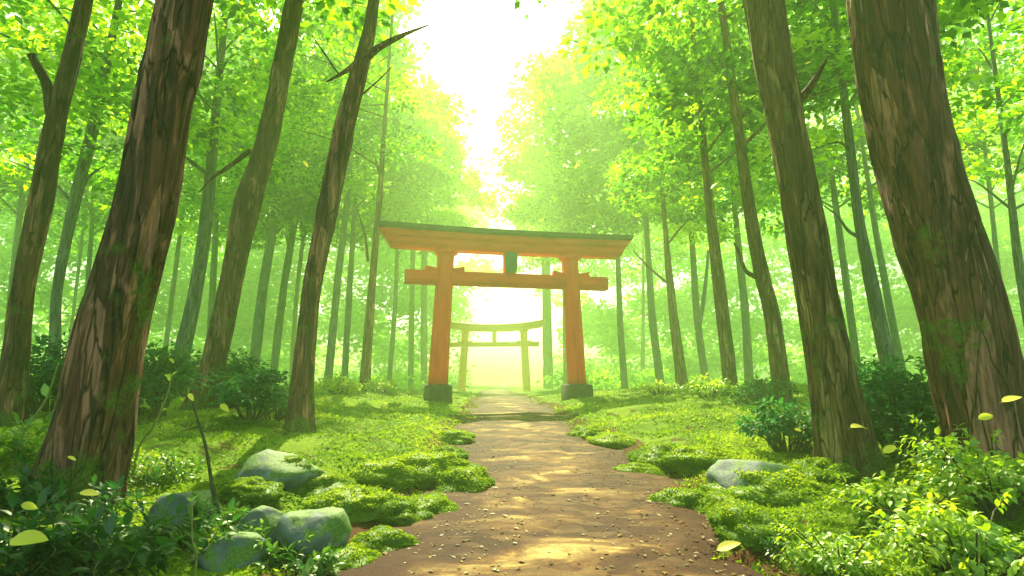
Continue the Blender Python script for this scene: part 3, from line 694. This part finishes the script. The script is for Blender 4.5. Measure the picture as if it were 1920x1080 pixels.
# ------------------------------------------------------------------ bushes and plants
def bush(name, label, px, py, wpx, hpx, mat, ls, seed, kind=0, nl=None, dense=1.0, cat='bush', Yd=None, dep=.8, sprigs=0, group=None, tint=.5):
    c = ground_at(px, py) if Yd is None else (lambda p: (p[0], p[1], float(gz(p[0], p[1]))))(at(px, py, Yd))
    ad = axis_depth(c)/F; w, h = wpx*ad*(1.15 if mat is BUSHD else 1), hpx*ad*(1.1 if mat is BUSHD else 1)
    rng = np.random.default_rng(seed); A = Acc(); ST = Acc()
    nl = nl or int(10+w*4)
    for q in range(nl):
        a, rr = rng.uniform(0, 6.283), math.sqrt(rng.random())
        x, y = math.cos(a)*rr*w*.42, math.sin(a)*rr*w*.42*dep
        hh = h*(1-.55*rr*rr)
        z = rng.uniform(.25, 1)*hh*.82
        r = max(.10, min(w, h*1.6)*rng.uniform(.13, .24))
        lump(A, np.array([x, y, z]), r, .75, int(dense*9*(r/ls)**2+30), ls, tint+rng.uniform(-.28, .28), rng, kind)
        V, Fc = tube(smooth_path([(x*.3, y*.3, -.05), (x*.7, y*.7, z*.6), (x, y, z)], 6), np.linspace(.012, .004, 6)*(1+w*.6), 5); ST.add(V, Fc)
    for q in range(sprigs):   # leafy shoots sticking out
        a = rng.uniform(0, 6.283); ex = w*.36
        x, y = math.cos(a)*ex, math.sin(a)*ex*dep; z0 = h*rng.uniform(.35, .8)
        tipv = np.array([math.cos(a)*rng.uniform(.1, .25), math.sin(a)*rng.uniform(.1, .25), rng.uniform(.02, .13)])*min(1.2, w)
        V, Fc = tube(smooth_path([(x*.2, y*.2, -.05), (x*.6, y*.6, z0*.6), (x, y, z0)], 6), np.linspace(.008, .004, 6), 5); ST.add(V, Fc)
        shoot(A, ST, np.array([x, y, z0]), np.array([x, y, z0])+tipv, ls*1.05, rng, 5, tint+.15, .004)
    T = empty(name, c); tag(T, label, cat, group)
    link('foliage', A.mesh('foliage', [mat]), T); link('stem', ST.mesh('stem', [STEMD]), T)
    return T
def shoot(A, ST, p0, p1, ls, rng, pairs, tint, rad, bend=.15, start=.25):
    mid = (p0+p1)/2+rng.normal(0, 1, 3)*np.linalg.norm(p1-p0)*bend*.5
    path = smooth_path([p0, mid, p1], 12)
    V, Fc = tube(path, np.linspace(rad, rad*.4, 12), 6); ST.add(V, Fc)
    Tn = norm(np.gradient(path, axis=0)); P, D, N, L = [], [], [], []
    for q in range(pairs):
        k = int((start+(1-start)*(q+.5)/pairs)*11); t = Tn[k]; a = rng.uniform(0, 3.14)
        s = norm(np.cross(t, np.array([math.cos(a), math.sin(a), .6])))
        for sg in (-1, 1):
            P.append(path[k]); D.append(s*sg+t*.6+rng.normal(0, .15, 3)); N.append(np.array([0, 0, 1.])+rng.normal(0, .25, 3)); L.append(ls*rng.uniform(.7, 1.25))
    P.append(path[-1]); D.append(Tn[-1]+rng.normal(0, .1, 3)); N.append(np.array([0, 0, 1.])+rng.normal(0, .3, 3)); L.append(ls)
    L = np.array(L); V, Fc, kk = leaves(np.array(P), np.array(D), np.array(N), L, L*.48, 1)
    A.add(V, Fc, np.repeat(np.clip(tint+rng.normal(0, .12, len(P)), 0, 1), kk))
def herb(name, label, px, py, wpx, hpx, mat, ls, seed, ns=14, pairs=4, tint=.5, cat='plant', group=None, smat=None):
    """low leafy plant: shoots fanning out of one root"""
    c = ground_at(px, py); ad = axis_depth(c)/F; w, h = wpx*ad, hpx*ad
    rng = np.random.default_rng(seed); A = Acc(); ST = Acc()
    for q in range(ns):
        a, rr = rng.uniform(0, 6.283), math.sqrt(rng.uniform(.05, 1))
        p0 = np.array([math.cos(a)*rr*w*.15, math.sin(a)*rr*w*.15, -.02])
        p1 = np.array([math.cos(a)*rr*w*.5, math.sin(a)*rr*w*.45, h*(1.05-.6*rr)*rng.uniform(.6, 1.1)])
        shoot(A, ST, p0, p1, ls, rng, pairs, tint+rng.uniform(-.2, .2), .004, .25)
    T = empty(name, c); tag(T, label, cat, group)
    link('foliage', A.mesh('foliage', [mat]), T); link('stem', ST.mesh('stem', [smat or STEM]), T)

# dark bushes behind the trunks
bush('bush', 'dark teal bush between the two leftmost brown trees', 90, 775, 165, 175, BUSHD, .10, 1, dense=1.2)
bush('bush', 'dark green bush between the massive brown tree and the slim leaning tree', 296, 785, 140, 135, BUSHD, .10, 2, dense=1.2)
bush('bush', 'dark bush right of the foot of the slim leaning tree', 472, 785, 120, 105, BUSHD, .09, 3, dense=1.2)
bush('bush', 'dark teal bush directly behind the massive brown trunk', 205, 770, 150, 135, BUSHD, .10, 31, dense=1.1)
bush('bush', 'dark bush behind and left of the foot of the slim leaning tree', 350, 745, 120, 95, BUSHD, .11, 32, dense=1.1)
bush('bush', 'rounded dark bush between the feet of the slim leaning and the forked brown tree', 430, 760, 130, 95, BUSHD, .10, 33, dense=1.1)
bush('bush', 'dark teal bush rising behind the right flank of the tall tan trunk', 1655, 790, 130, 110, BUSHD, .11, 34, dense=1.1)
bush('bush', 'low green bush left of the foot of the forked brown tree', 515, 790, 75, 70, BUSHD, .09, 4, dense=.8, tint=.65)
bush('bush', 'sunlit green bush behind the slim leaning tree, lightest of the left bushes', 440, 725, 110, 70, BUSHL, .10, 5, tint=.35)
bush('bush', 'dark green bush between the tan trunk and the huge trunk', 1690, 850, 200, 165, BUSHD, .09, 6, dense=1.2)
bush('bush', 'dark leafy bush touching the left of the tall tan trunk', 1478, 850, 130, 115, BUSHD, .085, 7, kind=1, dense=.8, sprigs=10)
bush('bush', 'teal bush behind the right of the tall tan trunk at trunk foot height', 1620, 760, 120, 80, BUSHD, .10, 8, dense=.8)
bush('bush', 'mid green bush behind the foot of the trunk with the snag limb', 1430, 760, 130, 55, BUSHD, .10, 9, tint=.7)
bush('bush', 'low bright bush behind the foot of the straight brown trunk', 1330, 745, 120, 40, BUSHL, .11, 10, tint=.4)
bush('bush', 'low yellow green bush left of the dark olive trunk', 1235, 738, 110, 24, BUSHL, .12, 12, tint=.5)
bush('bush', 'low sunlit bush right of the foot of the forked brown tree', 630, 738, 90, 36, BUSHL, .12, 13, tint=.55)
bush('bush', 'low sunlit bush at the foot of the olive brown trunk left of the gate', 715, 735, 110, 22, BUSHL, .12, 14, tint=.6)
# bright bush bottom right
bush('bush', 'bright yellow green bush rising highest against the huge trunk', 1870, 960, 260, 175, BUSHL, .052, 21, kind=1, dense=1.3, sprigs=14, tint=.5)
bush('bush', 'bright bush between the tan trunk foot and the highest bright bush', 1700, 1000, 230, 100, BUSHL, .050, 22, kind=1, dense=1.3, sprigs=14, tint=.48)
bush('bush', 'bright green bush nearest the path at the right bottom corner of it', 1580, 1080, 200, 90, BUSHL, .045, 23, kind=1, dense=1.3, sprigs=12, tint=.45)
bush('bush', 'green bush filling the bottom right corner of the picture', 1830, 1110, 330, 170, BUSHL, .050, 24, kind=1, dense=1.1, sprigs=14, tint=.4)
# leafy plants bottom left
hb = [('dark broad leaved plant in the bottom left corner of the picture', 40, 1075, 240, 140, .10, .15),
      ('dark broad leaved plant right of the corner one', 210, 1070, 260, 130, .10, .25),
      ('broad leaved plant left of the half buried rock', 340, 1040, 220, 110, .085, .4),
      ('leafy plant at the foot of the massive brown trunk on its right', 255, 915, 170, 80, .065, .55),
      ('dark leafy plant in front of the massive brown trunk', 140, 985, 220, 90, .08, .2),
      ('lit leafy plant between the massive trunk and the pale rounded rock', 320, 905, 150, 70, .055, .75),
      ('light green leafy plant at the left picture edge behind the massive trunk', 30, 870, 160, 100, .09, .7),
      ('leafy plant below the low flat topped rock', 520, 1030, 170, 60, .05, .7),
      ('broad leaved plant at the bottom edge right of the half buried rock', 560, 1075, 180, 60, .07, .4),
      ('small leafy plant between the half buried rock and the pale rounded one', 400, 985, 130, 50, .05, .6),
      ('dark leafy plant at the left edge below the lit one', 15, 965, 180, 110, .09, .15)]
for i, (lb, px, py, w, h, ls, tn) in enumerate(hb):
    herb('leafy_plant', lb, px, py, w, h, HERB, ls, 40+i, ns=26, pairs=5, tint=tn, group='broad leaved plants at the lower left')
herb('leafy_plant', 'slender sprig plant with narrow leaves beside the dark bush left of the tan trunk', 1500, 850, 80, 110, HERB, .07, 60, ns=9, pairs=5, tint=.6)
herb('leafy_plant', 'small lit sprig plant in the dark gap right of the tan trunk', 1715, 875, 90, 90, HERB, .07, 61, ns=9, pairs=5, tint=.7)
herb('leafy_plant', 'small dark sprig poking over the path left of the bright bushes', 1462, 1040, 80, 50, HERB, .05, 62, ns=8, pairs=4, tint=.4)

# thin bare saplings
def sapling(label, pts, Yd, mat, twigs=(), lf=(), ls=.05, seed=0):
    W = [at(px, py, Yd) for px, py, w in pts]; g = float(gz(W[0][0], W[0][1]))
    P = np.array(W); wd = np.array([w*axis_depth(p)/F*.5 for (a, b, w), p in zip(pts, W)])
    if P[0][2] > g-.02: P = np.vstack([[P[0][0], P[0][1], g-.05], P]); wd = np.concatenate([[wd[0]], wd])
    base = np.array([P[0][0], P[0][1], g]); T = empty('sapling', base); tag(T, label, 'sapling')
    n = 26; A = Acc(); V, Fc = tube(smooth_path(P-base, n), np.interp(np.linspace(0, 1, n), np.linspace(0, 1, len(wd)), wd), 8, .1, seed); A.add(V, Fc)
    for tw in twigs:
        Q = np.array([at(px, py, Yd+.03*i) for i, (px, py) in enumerate(tw)])-base; V, Fc = tube(smooth_path(Q, 8), np.linspace(.006, .003, 8), 6); A.add(V, Fc)
    link('stem', A.mesh('stem', [mat], True), T)
    rng = np.random.default_rng(seed); L = []
    P2, D2, N2 = [], [], []
    for (px, py, ang) in lf:
        P2.append(np.array(at(px, py, Yd))-base); D2.append([math.cos(R(ang)), rng.uniform(-.4, .4), math.sin(R(ang))]); N2.append([rng.uniform(-.3, .3), -.7, .8]); L.append(ls*rng.uniform(.8, 1.3))
    if P2:
        L = np.array(L); A = Acc(); V, Fc, k = leaves(np.array(P2), np.array(D2), np.array(N2, float), L, L*.5, 1); A.add(V, Fc, np.repeat(rng.uniform(.4, .9, len(L)), k)); link('foliage', A.mesh('foliage', [BUSHL]), T)
sapling('dark bent thin stem rising behind the pale rounded rock', [(407, 960, 11), (397, 905, 7), (385, 835, 5.5), (370, 785, 4.5), (360, 748, 4)], 4.3, STEMD, [[(378, 812), (388, 805), (399, 797)], [(372, 800), (350, 806), (338, 808)]], [(366, 862, 180), (386, 858, 10), (362, 862, 200), (399, 797, 30), (360, 748, 120)], .05, 1)
sapling('thin green stem with small leaves right of the massive brown trunk', [(252, 880, 5), (262, 835, 4.5), (290, 795, 4), (312, 745, 3), (322, 705, 2.5)], 4.9, STEM, [[(268, 828), (290, 815), (315, 803)]], [(262, 835, 150), (262, 838, 20), (268, 828, 60), (285, 822, -10), (300, 770, 20), (318, 715, 100), (322, 705, 50), (322, 708, 150), (252, 870, 160), (255, 868, 10)], .07, 2)
sapling('slanting thin stem left of the massive brown trunk', [(22, 850, 5), (55, 795, 4), (88, 745, 3.5), (110, 680, 2.5)], 6.5, STEM, [], [(55, 795, 20), (50, 800, 70), (45, 812, 150), (62, 790, -20), (88, 745, 110)], .16, 3)
sapling('short pale upright stem among the leaves below the pale rounded rock', [(368, 1045, 4), (361, 1010, 3.5), (360, 970, 4), (359, 940, 5)], 3.25, STEM, [[(366, 1050), (352, 1052)]], [(359, 940, 60), (359, 940, 130), (361, 975, 20)], .035, 4)

# ------------------------------------------------------------------ drifting leaves
def one_leaf(seed, L=1.0):
    rng = np.random.default_rng(seed); n = 9
    bend, cup = rng.uniform(.15, .5), rng.uniform(.1, .25); V = []
    for i in range(n):
        t = i/(n-1); w = .24*math.sin(math.pi*min(1, t**.8*1.0))**.75*(1 if t < 1 else 0)+.004
        z = -bend*(t-.4)**2
        for s in (-1, -.5, 0, .5, 1): V.append((t-.5, s*w, z+cup*w*abs(s)))
    Q = [[i*5+j, (i+1)*5+j, (i+1)*5+j+1, i*5+j+1] for i in range(n-1) for j in range(4)]
    V += [(-.62, -.008, -bend*.8*.4), (-.62, .008, -bend*.8*.4)]
    Q.append([1, 3, len(V)-1, len(V)-2])
    return mk_mesh('leaf', np.array(V), [np.array(Q)], np.full(len(V), rng.uniform(.2, .9)), True, [FALL])
LM = [one_leaf(s) for s in range(5)]
fl = [  # px, py, width px, tilt deg, Y, label
 (52, 1009, 62, 3, 1.9, 'big curled yellow leaf drifting in the bottom left corner'),
 (55, 949, 26, -18, 2.6, 'yellow leaf in the air just above the big curled one'),
 (168, 924, 30, -8, 2.6, 'yellow leaf in the air before the foot of the massive brown trunk'),
 (135, 859, 16, -25, 3.0, 'small pale leaf in front of the massive brown trunk'),
 (358, 744, 16, -50, 3.8, 'yellow leaf hovering over the tip of the dark bent stem'),
 (421, 764, 20, -35, 4.0, 'small yellow leaf right of the tip of the dark bent stem'),
 (322, 676, 12, -40, 4.2, 'small yellow leaf above the thin green stem'),
 (80, 58, 14, -40, 4.0, 'yellow leaf in the air at the upper left before the leftmost crown'),
 (573, 307, 14, -50, 4.5, 'pale yellow leaf between the slim leaning tree and the forked tree'),
 (478, 124, 12, -10, 4.5, 'greyish pale leaf high between the massive and the slim leaning trunk'),
 (1341, 346, 21, 40, 3.6, 'large yellow leaf in the air above the straight brown trunk'),
 (1218, 277, 16, 45, 4.2, 'pale yellow leaf up and right of the gate roof'),
 (1212, 197, 13, 20, 4.6, 'tiny pale leaf high above the right end of the gate'),
 (1516, 117, 13, 30, 4.6, 'tiny pale leaf beside the short branch of the tall tan trunk'),
 (1611, 799, 33, 0, 3.0, 'yellow leaf in front of the right edge of the tall tan trunk'),
 (1669, 841, 27, 25, 3.0, 'yellow leaf in the dark gap between the two big right trunks'),
 (1849, 781, 26, 15, 2.8, 'yellow green leaf before the huge trunk just over the bright bush'),
 (1897, 747, 32, 18, 2.6, 'yellow green leaf at the right picture edge before the huge trunk'),
 (1366, 1023, 42, 20, 2.3, 'large yellow green leaf floating just over the brown path'),
 (1497, 806, 13, -10, 4.5, 'small orange yellow leaf among the sprigs left of the tan trunk'),
 (466, 1064, 11, 70, 2.4, 'small yellow petal shaped leaf near the bottom below the half buried rock'),
 (534, 1063, 11, -60, 2.4, 'small pinkish leaf near the bottom right of the half buried rock'),
 (936, 290, 0, 0, 0, ''),
]
for i, (px, py, w, tilt, Yd, lb) in enumerate(fl):
    if not w: continue
    p = at(px, py, Yd); s = w*axis_depth(p)/F*1.12
    o = link('drifting_leaf', LM[i % 5], None, p, (R(38+20*math.sin(i*1.7)), R(-tilt), R(12*math.sin(i))), (s, s, s))
    tag(o, lb, 'leaf', 'yellow leaves drifting down')

# ------------------------------------------------------------------ haze
def haze():
    x0, x1, y0, y1, z0, z1 = -165, 165, -26, 172, -3.2, 62
    V = [(x0, y0, z0), (x1, y0, z0), (x1, y1, z0), (x0, y1, z0), (x0, y0, z1), (x1, y0, z1), (x1, y1, z1), (x0, y1, z1)]
    Q = [[0, 3, 2, 1], [4, 5, 6, 7], [0, 1, 5, 4], [1, 2, 6, 5], [2, 3, 7, 6], [3, 0, 4, 7]]
    m, nt, out = new_mat('haze')
    pv = nt.nodes.new('ShaderNodeVolumePrincipled'); pv.inputs['Color'].default_value = (.64, 1.0, .38, 1)
    pv.inputs['Density'].default_value = HAZE_D; pv.inputs['Anisotropy'].default_value = .36
    nt.links.new(pv.outputs[0], out.inputs['Volume'])
    o = link('haze', mk_mesh('haze', np.array(V, float), [np.array(Q)], None, False, [m]))
    tag(o, 'bright yellow green haze filling the forest air', 'haze', kind='stuff')
HAZE_D = .006
haze()

# ------------------------------------------------------------------ light
SUN_EL, SUN_AZ = 48, -7.0       # azimuth measured from +Y towards +X
w = bpy.data.worlds.new('World'); S.world = w; w.use_nodes = True; nt = w.node_tree
sky = nt.nodes.new('ShaderNodeTexSky'); sky.sky_type = 'NISHITA'; sky.sun_disc = False
sky.sun_elevation = R(SUN_EL); sky.sun_rotation = R(SUN_AZ); sky.dust_density = 4; sky.air_density = 1.0; sky.ozone_density = .3
bg = nt.nodes['Background']; bg.inputs[1].default_value = .085
nt.links.new(sky.outputs[0], bg.inputs[0])
sd = bpy.data.lights.new('sun', 'SUN'); sd.energy = 5; sd.angle = R(.5); sd.color = (1, .90, .58)
so = bpy.data.objects.new('sun', sd); COL.objects.link(so)
dv = Vector((math.sin(R(SUN_AZ))*math.cos(R(SUN_EL)), math.cos(R(SUN_AZ))*math.cos(R(SUN_EL)), math.sin(R(SUN_EL))))
so.rotation_euler = dv.to_track_quat('Z', 'Y').to_euler(); so.location = (0, 30, 40)

S.view_settings.view_transform = 'Standard'; S.view_settings.look = 'None'; S.view_settings.gamma = 1
S.view_settings.exposure = 2.05
c = S.cycles
c.max_bounces = 8; c.diffuse_bounces = 4; c.transmission_bounces = 6; c.glossy_bounces = 2; c.volume_bounces = 2
c.sample_clamp_indirect = 6
c.use_denoising = True
